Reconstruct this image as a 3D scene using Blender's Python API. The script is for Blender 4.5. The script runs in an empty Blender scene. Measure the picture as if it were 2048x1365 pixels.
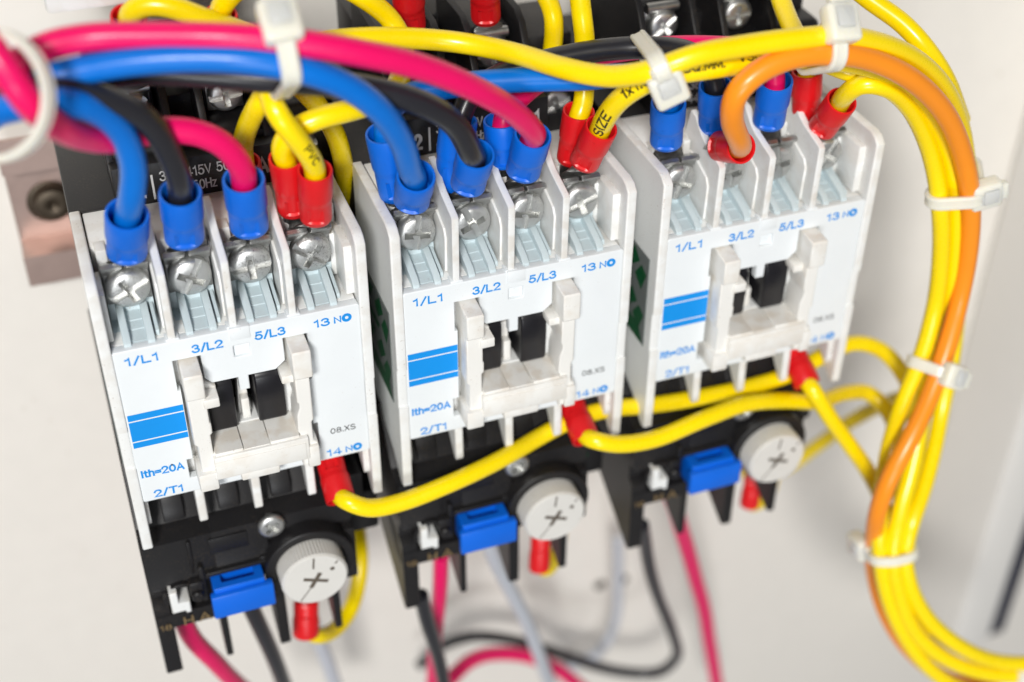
import bpy, bmesh, math, random
from mathutils import Vector, Matrix
random.seed(7)
sc = bpy.context.scene
COL = sc.collection
S = 0.001                                   # everything is measured in millimetres

def W3(p):                                  # panel coordinates (x right, y up, z out of the panel) -> world
    return Vector((p[0]*S, -p[2]*S, p[1]*S))

# ---------------------------------------------------------------- camera
CR = Matrix(((0.93892252, 0.20622665, -0.27549059),
             (0.00546768, 0.79150443, 0.61113897),
             (0.34408517, -0.57531843, 0.74203376)))
CP = Vector((-0.497953, 134.630238, 181.436732))
FPX = 2775.97381
M3 = Matrix(((1, 0, 0), (0, 0, -1), (0, 1, 0)))
cam = bpy.data.cameras.new('camera')
cam.sensor_width = 36.0
cam.lens = FPX/2048*36.0
cam.clip_start = 0.005
cam.clip_end = 20
cam.dof.use_dof = True
cam.dof.focus_distance = 0.230
cam.dof.aperture_fstop = 9.5
camo = bpy.data.objects.new('camera', cam)
COL.objects.link(camo)
mw = (M3 @ CR).to_4x4()
mw.translation = W3(CP)
camo.matrix_world = mw
sc.camera = camo

def P(u, v, z):                             # point of the place seen at photo position (u, v), z mm out of the contactor fronts
    d = CR @ Vector(((u-1024)/FPX, -(v-682.5)/FPX, -1.0))
    return CP + d*((z-CP.z)/d.z)

# ---------------------------------------------------------------- light
wd = bpy.data.worlds.new('World')
sc.world = wd
wd.use_nodes = True
bg = wd.node_tree.nodes['Background']
WN, WL = wd.node_tree.nodes, wd.node_tree.links
bg.inputs['Strength'].default_value = 0.27
wtc = WN.new('ShaderNodeTexCoord')
wno = WN.new('ShaderNodeTexNoise')          # room-like glow made up for metal to reflect, uneven, brighter low down
wno.inputs['Scale'].default_value = 2.2
wno.inputs['Detail'].default_value = 1.5
wsp = WN.new('ShaderNodeSeparateXYZ')
WL.new(wtc.outputs['Generated'], wsp.inputs[0])
wad = WN.new('ShaderNodeMath')
wad.operation = 'MULTIPLY_ADD'
wad.inputs[1].default_value = -0.16
WL.new(wsp.outputs['Z'], wad.inputs[0])
wra = WN.new('ShaderNodeValToRGB')
wra.color_ramp.elements[0].position = 0.34
wra.color_ramp.elements[0].color = (0.16, 0.16, 0.17, 1)
wra.color_ramp.elements[1].position = 0.62
wra.color_ramp.elements[1].color = (1.0, 1.0, 1.0, 1)
WL.new(wtc.outputs['Generated'], wno.inputs['Vector'])
WL.new(wno.outputs['Fac'], wad.inputs[2])
WL.new(wad.outputs[0], wra.inputs['Fac'])
WL.new(wra.outputs['Color'], bg.inputs['Color'])

def area(name, pos, target, sx, sy, power, color=(1, 1, 1)):
    l = bpy.data.lights.new(name, 'AREA')
    l.shape = 'RECTANGLE'
    l.size, l.size_y, l.energy, l.color = sx*S, sy*S, power, color
    o = bpy.data.objects.new(name, l)
    COL.objects.link(o)
    o.location = W3(pos)
    d = W3(target)-W3(pos)
    o.rotation_euler = d.to_track_quat('-Z', 'Y').to_euler()
area('flash_lamp', (-330, 620, 920), (90, -60, -20), 210, 160, 13.2, (1, 0.985, 0.955))
area('fill_lamp', (-200, -120, 1000), (100, -60, -20), 300, 260, 3.2, (0.95, 0.975, 1))  # fill added to lift the lower wires and panel, no such source there
sc.view_settings.view_transform = 'Standard'
sc.view_settings.look = 'None'
sc.view_settings.exposure = 0
sc.view_settings.gamma = 1
sc.view_settings.use_curve_mapping = False
sc.render.engine = 'CYCLES'

# ---------------------------------------------------------------- materials
def mat(name, color, rough=0.45, metal=0.0, dirt=None, dirt_scale=900, dirt_amt=0.5, dirt_lo=0.60, dirt_hi=0.72, mottle=0.06, coat=0.0,
        sss=0.0, bump=0.0, bump_scale=4000, spec=0.5, trans=0.0, rough_var=0.0, edge=None):
    m = bpy.data.materials.new(name)
    m.use_nodes = True
    nt = m.node_tree
    N = nt.nodes
    L = nt.links
    b = N['Principled BSDF']
    tc = N.new('ShaderNodeTexCoord')
    geo = N.new('ShaderNodeNewGeometry')
    b.inputs['Roughness'].default_value = rough
    b.inputs['Metallic'].default_value = metal
    b.inputs['Specular IOR Level'].default_value = spec
    b.inputs['Coat Weight'].default_value = coat
    b.inputs['Coat Roughness'].default_value = 0.15
    if sss:
        b.inputs['Subsurface Weight'].default_value = sss
        b.inputs['Subsurface Radius'].default_value = (1, 0.9, 0.7)
        b.inputs['Subsurface Scale'].default_value = 0.0012
    b.inputs['Transmission Weight'].default_value = trans
    src = None
    base = N.new('ShaderNodeRGB')
    base.outputs[0].default_value = (*color, 1)
    src = base.outputs[0]
    if mottle:
        n = N.new('ShaderNodeTexNoise')
        n.inputs['Scale'].default_value = 160
        n.inputs['Detail'].default_value = 4
        L.new(geo.outputs['Position'], n.inputs['Vector'])
        mr = N.new('ShaderNodeMapRange')
        mr.inputs['To Min'].default_value = 1-mottle
        mr.inputs['To Max'].default_value = 1+mottle
        L.new(n.outputs['Fac'], mr.inputs['Value'])
        mx = N.new('ShaderNodeVectorMath')
        mx.operation = 'MULTIPLY'
        L.new(src, mx.inputs[0])
        L.new(mr.outputs[0], mx.inputs[1])
        src = mx.outputs[0]
    if dirt:
        n = N.new('ShaderNodeTexNoise')
        n.inputs['Scale'].default_value = dirt_scale
        n.inputs['Detail'].default_value = 3
        n.inputs['Roughness'].default_value = 0.6
        L.new(geo.outputs['Position'], n.inputs['Vector'])
        mr = N.new('ShaderNodeMapRange')
        mr.inputs['From Min'].default_value = dirt_lo
        mr.inputs['From Max'].default_value = dirt_hi
        mr.inputs['To Max'].default_value = dirt_amt
        L.new(n.outputs['Fac'], mr.inputs['Value'])
        n2 = N.new('ShaderNodeTexNoise')
        n2.inputs['Scale'].default_value = 90
        L.new(geo.outputs['Position'], n2.inputs['Vector'])
        mr2 = N.new('ShaderNodeMapRange')
        mr2.inputs['From Min'].default_value = 0.4
        mr2.inputs['From Max'].default_value = 0.65
        L.new(n2.outputs['Fac'], mr2.inputs['Value'])
        mu = N.new('ShaderNodeMath')
        mu.operation = 'MULTIPLY'
        L.new(mr.outputs[0], mu.inputs[0])
        L.new(mr2.outputs[0], mu.inputs[1])
        mix = N.new('ShaderNodeMix')
        mix.data_type = 'RGBA'
        L.new(mu.outputs[0], mix.inputs['Factor'])
        L.new(src, mix.inputs['A'])
        mix.inputs['B'].default_value = (*dirt, 1)
        src = mix.outputs['Result']
    if edge:                                # grime that gathers on worn edges
        mr = N.new('ShaderNodeMapRange')
        mr.inputs['From Min'].default_value = 0.53
        mr.inputs['From Max'].default_value = 0.62
        mr.inputs['To Max'].default_value = 0.28
        L.new(geo.outputs['Pointiness'], mr.inputs['Value'])
        n2 = N.new('ShaderNodeTexNoise')
        n2.inputs['Scale'].default_value = 350
        L.new(geo.outputs['Position'], n2.inputs['Vector'])
        mr2 = N.new('ShaderNodeMapRange')
        mr2.inputs['From Min'].default_value = 0.42
        mr2.inputs['From Max'].default_value = 0.62
        L.new(n2.outputs['Fac'], mr2.inputs['Value'])
        mu = N.new('ShaderNodeMath')
        mu.operation = 'MULTIPLY'
        L.new(mr.outputs[0], mu.inputs[0])
        L.new(mr2.outputs[0], mu.inputs[1])
        mix = N.new('ShaderNodeMix')
        mix.data_type = 'RGBA'
        L.new(mu.outputs[0], mix.inputs['Factor'])
        L.new(src, mix.inputs['A'])
        mix.inputs['B'].default_value = (*edge, 1)
        src = mix.outputs['Result']
    L.new(src, b.inputs['Base Color'])
    if rough_var:
        n = N.new('ShaderNodeTexNoise')
        n.inputs['Scale'].default_value = 700
        n.inputs['Detail'].default_value = 4
        L.new(geo.outputs['Position'], n.inputs['Vector'])
        mr = N.new('ShaderNodeMapRange')
        mr.inputs['To Min'].default_value = rough-rough_var
        mr.inputs['To Max'].default_value = rough+rough_var
        L.new(n.outputs['Fac'], mr.inputs['Value'])
        L.new(mr.outputs[0], b.inputs['Roughness'])
    if bump:
        n = N.new('ShaderNodeTexNoise')
        n.inputs['Scale'].default_value = bump_scale
        n.inputs['Detail'].default_value = 2
        L.new(geo.outputs['Position'], n.inputs['Vector'])
        bp = N.new('ShaderNodeBump')
        bp.inputs['Strength'].default_value = bump
        bp.inputs['Distance'].default_value = 0.0001
        L.new(n.outputs['Fac'], bp.inputs['Height'])
        L.new(bp.outputs[0], b.inputs['Normal'])
    return m

BROWN = (0.24, 0.15, 0.07)
MAT = dict(
    white=mat('white_plastic', (0.80, 0.81, 0.80), 0.38, dirt=BROWN, dirt_scale=2200, dirt_lo=0.63, dirt_hi=0.73, dirt_amt=0.6, mottle=0.04, bump=0.08, edge=(0.46, 0.35, 0.22)),
    plate=mat('plate_plastic', (0.78, 0.815, 0.835), 0.36, dirt=(0.35, 0.26, 0.16), dirt_scale=2600, dirt_lo=0.655, dirt_hi=0.74, dirt_amt=0.5, mottle=0.035, bump=0.06),
    cream=mat('cream_plastic', (0.81, 0.80, 0.765), 0.42, dirt=BROWN, dirt_scale=2300, dirt_lo=0.62, dirt_hi=0.75, dirt_amt=0.45, mottle=0.03, bump=0.06, edge=(0.5, 0.36, 0.2)),
    ramp=mat('pale_blue_grey_plastic', (0.56, 0.65, 0.68), 0.42, dirt=BROWN, dirt_scale=1900, dirt_lo=0.62, dirt_hi=0.72, dirt_amt=0.5, mottle=0.05),
    black=mat('black_plastic', (0.012, 0.0115, 0.0125), 0.40, dirt=(0.13, 0.10, 0.07), dirt_scale=3000, dirt_lo=0.54, dirt_hi=0.78, dirt_amt=0.45, spec=0.35, mottle=0.15, bump=0.1),
    plunger=mat('black_plunger_plastic', (0.008, 0.0075, 0.010), 0.33, mottle=0.2, dirt=(0.08, 0.07, 0.07), dirt_scale=2400, dirt_amt=0.3, spec=0.4),
    metal=mat('zinc_metal', (0.66, 0.665, 0.65), 0.43, 1.0, dirt=(0.10, 0.085, 0.08), dirt_scale=3200, dirt_lo=0.52, dirt_hi=0.72, dirt_amt=0.6, mottle=0.15, rough_var=0.10, bump=0.25, bump_scale=3500),
    washer=mat('washer_metal', (0.44, 0.44, 0.43), 0.38, 1.0, dirt=(0.10, 0.085, 0.08), dirt_scale=3000, dirt_lo=0.5, dirt_hi=0.72, dirt_amt=0.6, mottle=0.2, rough_var=0.1, bump=0.2, bump_scale=3000),
    bluecap=mat('blue_vinyl', (0.0, 0.135, 0.66), 0.42, mottle=0.06, bump=0.06, dirt=(0.0, 0.04, 0.3), dirt_scale=1500, dirt_amt=0.3),
    redcap=mat('red_vinyl', (0.68, 0.008, 0.012), 0.36, mottle=0.07, bump=0.06, dirt=(0.3, 0.0, 0.0), dirt_scale=1500, dirt_amt=0.3),
    pink=mat('pink_wire', (0.82, 0.004, 0.125), 0.34, spec=0.35, mottle=0.05, coat=0.08, bump=0.04, dirt=(0.3, 0.0, 0.03), dirt_scale=1100, dirt_lo=0.64, dirt_hi=0.72, dirt_amt=0.55, rough_var=0.10),
    blue=mat('blue_wire', (0.0, 0.16, 0.63), 0.34, spec=0.35, mottle=0.05, coat=0.08, bump=0.04, dirt=(0.0, 0.02, 0.15), dirt_scale=1100, dirt_lo=0.64, dirt_hi=0.72, dirt_amt=0.55, rough_var=0.10),
    blackw=mat('black_wire', (0.017, 0.017, 0.022), 0.33, mottle=0.1, coat=0.1, bump=0.05, dirt=(0.15, 0.13, 0.12), dirt_scale=2400, dirt_lo=0.66, dirt_hi=0.74, dirt_amt=0.5),
    yellow=mat('yellow_wire', (0.98, 0.735, 0.0), 0.28, mottle=0.04, coat=0.15, bump=0.03, dirt=(0.40, 0.26, 0.01), dirt_scale=1300, dirt_lo=0.68, dirt_hi=0.76, dirt_amt=0.45, rough_var=0.08),
    orange=mat('orange_wire', (0.98, 0.30, 0.012), 0.34, mottle=0.04, coat=0.1, bump=0.03),
    greyw=mat('pale_grey_wire', (0.55, 0.58, 0.64), 0.35, mottle=0.04),
    tie=mat('milky_nylon', (0.91, 0.88, 0.76), 0.34, mottle=0.04, sss=0.7, trans=0.12, bump=0.04, dirt=(0.5, 0.32, 0.14), dirt_scale=1400, dirt_lo=0.66, dirt_hi=0.75, dirt_amt=0.4),
    blueink=mat('blue_ink', (0.0, 0.27, 0.76), 0.4, mottle=0.05),
    blackink=mat('black_ink', (0.02, 0.02, 0.02), 0.5, mottle=0),
    dialink=mat('dial_mark_brown', (0.10, 0.08, 0.06), 0.6, mottle=0.3),
    wireink=mat('wire_print', (0.025, 0.02, 0.005), 0.4, mottle=0.1),
    greyink=mat('grey_print', (0.55, 0.56, 0.56), 0.5, mottle=0.1),
    goldink=mat('gold_print', (0.22, 0.15, 0.07), 0.5, mottle=0.1),
    green=mat('green_print', (0.0, 0.07, 0.02), 0.4, mottle=0.1),
    sticker=mat('grey_sticker', (0.14, 0.155, 0.15), 0.35, mottle=0.06),
    bar=mat('blue_bar_plastic', (0.0, 0.13, 0.70), 0.38, mottle=0.08),
    dial=mat('pale_dial_plastic', (0.68, 0.665, 0.63), 0.42, mottle=0.05, dirt=BROWN, dirt_scale=1300, dirt_lo=0.62, dirt_hi=0.75, dirt_amt=0.4),
    panel=mat('cream_painted_steel', (0.81, 0.775, 0.72), 0.40, mottle=0.035, dirt=(0.45, 0.36, 0.25), dirt_scale=420, dirt_lo=0.68, dirt_hi=0.74, dirt_amt=0.5, bump=0.05),
    post=mat('white_painted_steel', (0.80, 0.78, 0.745), 0.38, mottle=0.02),
    rail=mat('passivated_steel', (0.46, 0.34, 0.30), 0.42, 0.7, mottle=0.12, rough_var=0.1),
    dull=mat('dull_screw_metal', (0.09, 0.07, 0.05), 0.4, 0.8, mottle=0.2),
    dark_strip=mat('dark_blue_matte', (0.014, 0.016, 0.035), 0.6, mottle=0.1),
    hole=mat('dark_hole', (0.02, 0.018, 0.015), 0.8, mottle=0),
)

# ---------------------------------------------------------------- mesh helpers (all in millimetres, panel axes)
class MB:
    def __init__(s):
        s.bm = bmesh.new()

    def box(s, x0, x1, y0, y1, z0, z1, bev=0.2, seg=2):
        r = bmesh.ops.create_cube(s.bm, size=1)
        vs = r['verts']
        for v in vs:
            v.co = Vector(((x0+x1)/2+v.co.x*(x1-x0), (y0+y1)/2+v.co.y*(y1-y0), (z0+z1)/2+v.co.z*(z1-z0)))
        if bev > 0:
            es = list({e for v in vs for e in v.link_edges})
            bmesh.ops.bevel(s.bm, geom=es, offset=bev, segments=seg, profile=0.5, affect='EDGES')
        return s

    def raw(s, verts, faces):
        vs = [s.bm.verts.new(v) for v in verts]
        for f in faces:
            try:
                s.bm.faces.new([vs[i] for i in f])
            except ValueError:
                pass
        return s

    def ext(s, loops, c0, c1, bev=0.2, plane='xy', res=2):
        """extrude a 2D outline (with holes) from c0 to c1, rounded edges"""
        cu = bpy.data.curves.new('tmp', 'CURVE')
        cu.dimensions = '2D'
        cu.fill_mode = 'BOTH'
        for lp in loops:
            sp = cu.splines.new('POLY')
            sp.points.add(len(lp)-1)
            for p, q in zip(sp.points, lp):
                p.co = (q[0], q[1], 0, 1)
            sp.use_cyclic_u = True
        h = abs(c1-c0)/2
        cu.bevel_depth = bev
        cu.bevel_resolution = res
        cu.offset = -bev
        cu.extrude = max(h-bev, 0.001)
        me = curve_mesh(cu)
        mid = (c0+c1)/2
        vs = []
        for v in me.vertices:
            a, b, c = v.co
            c += mid
            vs.append({'xy': (a, b, c), 'yz': (c, a, b), 'xz': (a, c, b)}[plane])
        s.raw(vs, [tuple(p.vertices) for p in me.polygons])
        bpy.data.meshes.remove(me)
        return s

    def lathe(s, prof, centre=(0, 0, 0), axis=(0, 0, 1), seg=36, front=None, mod=None):
        A = Vector(axis).normalized()
        F = Vector(front) if front is not None else A.orthogonal()
        F = (F-A*F.dot(A)).normalized()
        G = A.cross(F)
        c = Vector(centre)
        rings = []
        for t, r in prof:
            if r <= 1e-6:
                rings.append([s.bm.verts.new(c+A*t)])
                continue
            ring = []
            for k in range(seg):
                ph = 2*math.pi*k/seg
                rx = ry = r
                if mod:
                    rx, ry = mod(t, r, ph)
                ring.append(s.bm.verts.new(c+A*t+F*(ry*math.cos(ph))+G*(rx*math.sin(ph))))
            rings.append(ring)
        for a, b in zip(rings, rings[1:]):
            for k in range(seg):
                k2 = (k+1) % seg
                if len(a) == 1 and len(b) == 1:
                    continue
                if len(a) == 1:
                    s.bm.faces.new((a[0], b[k], b[k2]))
                elif len(b) == 1:
                    s.bm.faces.new((a[k], a[k2], b[0]))
                else:
                    s.bm.faces.new((a[k], a[k2], b[k2], b[k]))
        return s

    def sweep(s, pts, shape, ups=None, closed=False, caps=True):
        """sweep a 2D cross section along points; frames from parallel transport or given ups"""
        n = len(pts)
        T = []
        for i in range(n):
            if closed:
                t = pts[(i+1) % n]-pts[i-1]
            else:
                t = pts[min(i+1, n-1)]-pts[max(i-1, 0)]
            T.append(t.normalized())
        U = []
        u = ups[0] if ups else T[0].orthogonal()
        for i in range(n):
            if ups:
                u = ups[i]
            u = (u-T[i]*u.dot(T[i])).normalized()
            U.append(u)
        rings = []
        for i in range(n):
            sh = shape(i/(n-1)) if callable(shape) else shape
            V = T[i].cross(U[i])
            rings.append([s.bm.verts.new(pts[i]+U[i]*a+V*b) for a, b in sh])
        m = len(rings[0])
        rng = range(n) if closed else range(n-1)
        for i in rng:
            a, b = rings[i], rings[(i+1) % n]
            for k in range(m):
                s.bm.faces.new((a[k], a[(k+1) % m], b[(k+1) % m], b[k]))
        if caps and not closed:
            s.bm.faces.new(rings[0])
            s.bm.faces.new(rings[-1])
        return s

    def build(s, name, m, parent=None, smooth=True, origin=(0, 0, 0), angle=35):
        bmesh.ops.recalc_face_normals(s.bm, faces=s.bm.faces)
        o0 = Vector(origin)
        for v in s.bm.verts:
            v.co = W3(v.co-o0)
        if smooth:
            for f in s.bm.faces:
                f.smooth = True
            for e in s.bm.edges:
                if len(e.link_faces) == 2 and e.calc_face_angle(0) > math.radians(angle):
                    e.smooth = False
        me = bpy.data.meshes.new(name)
        s.bm.to_mesh(me)
        s.bm.free()
        me.materials.append(MAT[m])
        o = bpy.data.objects.new(name, me)
        COL.objects.link(o)
        o.location = W3(o0)
        if parent:
            o.parent = parent
        return o

def curve_mesh(cu):
    o = bpy.data.objects.new('tmp', cu)
    COL.objects.link(o)
    dg = bpy.context.evaluated_depsgraph_get()
    dg.update()
    me = bpy.data.meshes.new_from_object(o.evaluated_get(dg))
    bpy.data.objects.remove(o)
    if isinstance(cu, bpy.types.TextCurve) or cu.name in bpy.data.curves:
        bpy.data.curves.remove(cu)
    return me

def ell(cx, cy, rx, ry, a0, a1, n=14):
    return [(cx+rx*math.cos(math.radians(a0+(a1-a0)*k/n)), cy+ry*math.sin(math.radians(a0+(a1-a0)*k/n))) for k in range(n+1)]

GLYPH = {                                   # single-stroke letters: width, strokes
    '0': (.66, [ell(.33, .5, .31, .5, 90, 450, 24)]),
    '1': (.36, [[(.0, .78), (.16, .83), (.27, 1.0), (.27, 0)]]),
    '2': (.66, [ell(.33, .71, .31, .29, 175, -25)+[(.02, 0), (.66, 0)]]),
    '3': (.66, [ell(.31, .755, .27, .245, 165, -90), ell(.32, .265, .33, .265, 90, -165)]),
    '4': (.72, [[(.52, 0), (.52, 1), (0, .28), (.72, .28)]]),
    '5': (.66, [[(.60, 1), (.14, 1), (.06, .50)]+ell(.32, .32, .33, .32, 140, -160)]),
    '6': (.66, [ell(.33, .33, .32, .33, 180, 540, 22)+ell(.42, .42, .41, .58, 180, 75, 10)]),
    '8': (.66, [ell(.33, .755, .26, .245, 90, 450, 20), ell(.33, .265, .32, .265, 90, 450, 20)]),
    '/': (.40, [[(0, -.06), (.40, 1.04)]]),
    'L': (.56, [[(0, 1), (0, 0), (.56, 0)]]),
    'T': (.70, [[(0, 1), (.70, 1)], [(.35, 1), (.35, 0)]]),
    'N': (.66, [[(0, 0), (0, 1), (.66, 0), (.66, 1)]]),
    'I': (.06, [[(.03, 0), (.03, 1)]]),
    't': (.36, [[(.14, .95), (.14, .14), (.20, 0), (.36, 0)], [(0, .70), (.34, .70)]]),
    'h': (.50, [[(0, 1), (0, 0)], ell(.24, .44, .24, .28, 170, 0)+[(.48, 0)]]),
    '=': (.56, [[(0, .32), (.56, .32)], [(0, .60), (.56, .60)]]),
    '-': (.40, [[(0, .42), (.40, .42)]]),
    'A': (.74, [[(0, 0), (.37, 1), (.74, 0)], [(.14, .32), (.60, .32)]]),
    'X': (.66, [[(0, 0), (.66, 1)], [(0, 1), (.66, 0)]]),
    'x': (.50, [[(0, 0), (.50, .7)], [(0, .7), (.50, 0)]]),
    'z': (.46, [[(0, .7), (.46, .7), (0, 0), (.46, 0)]]),
    'Z': (.62, [[(0, 1), (.62, 1), (0, 0), (.62, 0)]]),
    'S': (.66, [ell(.33, .75, .29, .25, 20, 270)+ell(.33, .25, .33, .25, 90, -160)]),
    'V': (.70, [[(0, 1), (.35, 0), (.70, 1)]]),
    'P': (.62, [[(0, 0), (0, 1), (.36, 1)]+ell(.36, .74, .25, .26, 80, -80)+[(.36, .48), (0, .48)]]),
    'C': (.70, [ell(.38, .5, .38, .5, 45, 315, 20)]),
    'E': (.56, [[(.56, 1), (0, 1), (0, 0), (.56, 0)], [(0, .52), (.50, .52)]]),
    'F': (.54, [[(.54, 1), (0, 1), (0, 0)], [(0, .52), (.48, .52)]]),
    'Q': (.78, [ell(.38, .5, .38, .5, 90, 450, 22), [(.48, .22), (.76, -.04)]]),
    'M': (.80, [[(0, 0), (0, 1), (.40, .1), (.80, 1), (.80, 0)]]),
    'H': (.66, [[(0, 0), (0, 1)], [(.66, 0), (.66, 1)], [(0, .52), (.66, .52)]]),
    '.': (.08, [[(.04, 0), (.04, .10)]]),
    ' ': (.30, []),
}

def put_text(mb, txt, x0, x1, y0, y1, z, bold=0.12, place=None, gap=0.24):
    strokes, pen = [], 0
    for ch in txt:
        w, st = GLYPH[ch]
        strokes += [[(pen+px, py) for px, py in l] for l in st]
        pen += w+gap
    th = (y1-y0)*(0.09+bold*0.85)            # half of this on each side of the stroke
    a0, a1 = min(p[0] for l in strokes for p in l), max(p[0] for l in strokes for p in l)
    sx, sy = (x1-x0-th)/(a1-a0), (y1-y0-th)
    for i, l in enumerate(strokes):
        pts = [Vector((x0+th/2+(px-a0)*sx, y0+th/2+py*sy)) for px, py in l]
        q = [pts[0]]
        for a, b in zip(pts, pts[1:]):      # short pieces so that print can follow a round wire
            n = max(1, int((b-a).length/(0.12 if place else 99)))
            q += [a.lerp(b, (k+1)/n) for k in range(n)]
        vs = []
        for k, p in enumerate(q):
            d0 = (q[k]-q[k-1]).normalized() if k else (q[1]-q[0]).normalized()
            d1 = (q[k+1]-q[k]).normalized() if k < len(q)-1 else d0
            t = d0+d1
            t = t.normalized() if t.length > 1e-4 else d1
            nrm = Vector((-t.y, t.x))
            m = min(1.6, 1/max(0.3, nrm.dot(Vector((-d1.y, d1.x)))))
            e = Vector((0, 0))
            if k == 0: e = -d1*th*0.45
            if k == len(q)-1: e = d0*th*0.45
            for sgn in (1, -1):
                r = p+e+nrm*(th/2*m*sgn)
                vs.append(place(r.x, r.y, i*0.002) if place else (r.x, r.y, z+i*0.002))
        mb.raw(vs, [(2*k, 2*k+1, 2*k+3, 2*k+2) for k in range(len(q)-1)])

def ring(mb, cx, cy, ro, ri, z, seg=28):
    vs = []
    for k in range(seg):
        a = 2*math.pi*k/seg
        vs += [(cx+ro*math.cos(a), cy+ro*math.sin(a), z), (cx+ri*math.cos(a), cy+ri*math.sin(a), z)]
    mb.raw(vs, [(2*k, 2*((k+1) % seg), 2*((k+1) % seg)+1, 2*k+1) for k in range(seg)])

def rect(mb, x0, x1, y0, y1, z):
    mb.raw([(x0, y0, z), (x1, y0, z), (x1, y1, z), (x0, y1, z)], [(0, 1, 2, 3)])

def tag(o, label=None, cat=None, group=None, kind=None):
    if label: o['label'] = label
    if cat: o['category'] = cat
    if group: o['group'] = group
    if kind: o['kind'] = kind
    return o

def thing(name, pos, label, cat, group=None):
    o = bpy.data.objects.new(name, None)
    o.empty_display_size = 0.01
    COL.objects.link(o)
    o.location = W3(pos)
    return tag(o, label, cat, group)

def place(o, parent, pos):                  # child meshes made in panel coordinates follow their thing's base
    o.parent = parent
    o.location = o.location-W3(pos)
    return o

def copy_tree(o, parent=None):
    c = o.copy()
    COL.objects.link(c)
    if parent: c.parent = parent
    for ch in list(o.children):
        copy_tree(ch, c)
    return c

def arc(cx, cy, r, a0, a1, n):
    return [(cx+r*math.cos(math.radians(a0+(a1-a0)*k/n)), cy+r*math.sin(math.radians(a0+(a1-a0)*k/n))) for k in range(n+1)]

def rrect(x0, x1, y0, y1, r=0.4, n=3):
    return (arc(x1-r, y1-r, r, 0, 90, n)+arc(x0+r, y1-r, r, 90, 180, n)+arc(x0+r, y0+r, r, 180, 270, n)+arc(x1-r, y0+r, r, 270, 360, n))

def spline(pts, step=0.9):
    """centripetal Catmull-Rom through the points"""
    P_ = [pts[0]*2-pts[1]]+list(pts)+[pts[-1]*2-pts[-2]]
    out = []
    for i in range(1, len(P_)-2):
        p0, p1, p2, p3 = P_[i-1:i+3]
        t0 = 0
        t1 = t0+max((p1-p0).length, 1e-4)**0.5
        t2 = t1+max((p2-p1).length, 1e-4)**0.5
        t3 = t2+max((p3-p2).length, 1e-4)**0.5
        n = max(2, int((p2-p1).length/step))
        for k in range(n):
            t = t1+(t2-t1)*k/n
            a1 = p0*((t1-t)/(t1-t0))+p1*((t-t0)/(t1-t0))
            a2 = p1*((t2-t)/(t2-t1))+p2*((t-t1)/(t2-t1))
            a3 = p2*((t3-t)/(t3-t2))+p3*((t-t2)/(t3-t2))
            b1 = a1*((t2-t)/(t2-t0))+a2*((t-t0)/(t2-t0))
            b2 = a2*((t3-t)/(t3-t1))+a3*((t-t1)/(t3-t1))
            out.append(b1*((t2-t)/(t2-t1))+b2*((t-t1)/(t2-t1)))
    out.append(pts[-1].copy())
    for _ in range(4):                      # cable stiffness: smooth the kinks
        out = [out[0]]+[(out[i-1]+out[i]*2+out[i+1])/4 for i in range(1, len(out)-1)]+[out[-1]]
    return out

def circle(r, n=16):
    return [(r*math.cos(2*math.pi*k/n), r*math.sin(2*math.pi*k/n)) for k in range(n)]

# ---------------------------------------------------------------- screws
def screw_mesh(name, r, h, m, slot_w, slot_l, depth, through=True):
    """pan head with a combined slot and cross recess, axis along z, origin at the middle of the head's face"""
    mb = MB()
    prof = [(-h-1.5, r*0.5), (-h, r*0.5), (-h, r*0.93), (-h+0.15, r*0.98), (-h*0.62, r), (-h*0.42, r*0.985), (-h*0.22, r*0.93), (-h*0.08, r*0.85), (0.0, r*0.74), (0.03, r*0.4), (0.04, 0)]
    mb.lathe(prof, seg=40)
    o = mb.build(name, m)
    cut = MB()
    cut.box(-slot_w/2, slot_w/2, -slot_l/2, slot_l/2, -depth, 1, 0)
    c1 = cut.build('cut', m)
    cut = MB()
    L = r*1.2 if through else slot_l/2
    cut.box(-L, L, -slot_w/2, slot_w/2, -depth*(0.6 if through else 0.98), 1, 0)
    c2 = cut.build('cut', m)
    cut = MB()
    cut.lathe([(-depth*1.5, 0), (-depth*0.9, slot_w*0.62), (1, slot_w*1.0)], seg=4, front=(1, 1, 0))
    c3 = cut.build('cut', m, smooth=False)
    for c in (c1, c2, c3):
        md = o.modifiers.new('b', 'BOOLEAN')
        md.operation = 'DIFFERENCE'
        md.solver = 'EXACT'
        md.object = c
    dg = bpy.context.evaluated_depsgraph_get()
    dg.update()
    me = bpy.data.meshes.new_from_object(o.evaluated_get(dg))
    bm = bmesh.new()
    bm.from_mesh(me)
    for f in bm.faces: f.smooth = True
    for e in bm.edges:
        if len(e.link_faces) == 2:
            e.smooth = e.calc_face_angle(0) < math.radians(28)
    bm.to_mesh(me)
    bm.free()
    me.name = name
    for c in (c1, c2, c3, o):
        bpy.data.objects.remove(c)
    return me
SCREW = screw_mesh('terminal_screw', 3.45, 2.3, 'metal', 1.2, 4.5, 1.7)
COILSCREW = screw_mesh('coil_screw', 3.0, 2.0, 'metal', 1.05, 3.8, 1.1)
BODYSCREW = screw_mesh('body_screw', 2.55, 1.3, 'metal', 0.85, 3.0, 1.1, False)

def add_screw(name, me, pos, parent, ang=0, tilt=0):
    o = bpy.data.objects.new(name, me)
    COL.objects.link(o)
    o.location = W3(pos)
    o.rotation_euler = (math.radians(tilt), -math.radians(ang), 0)
    o.parent = parent
    return o

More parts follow.
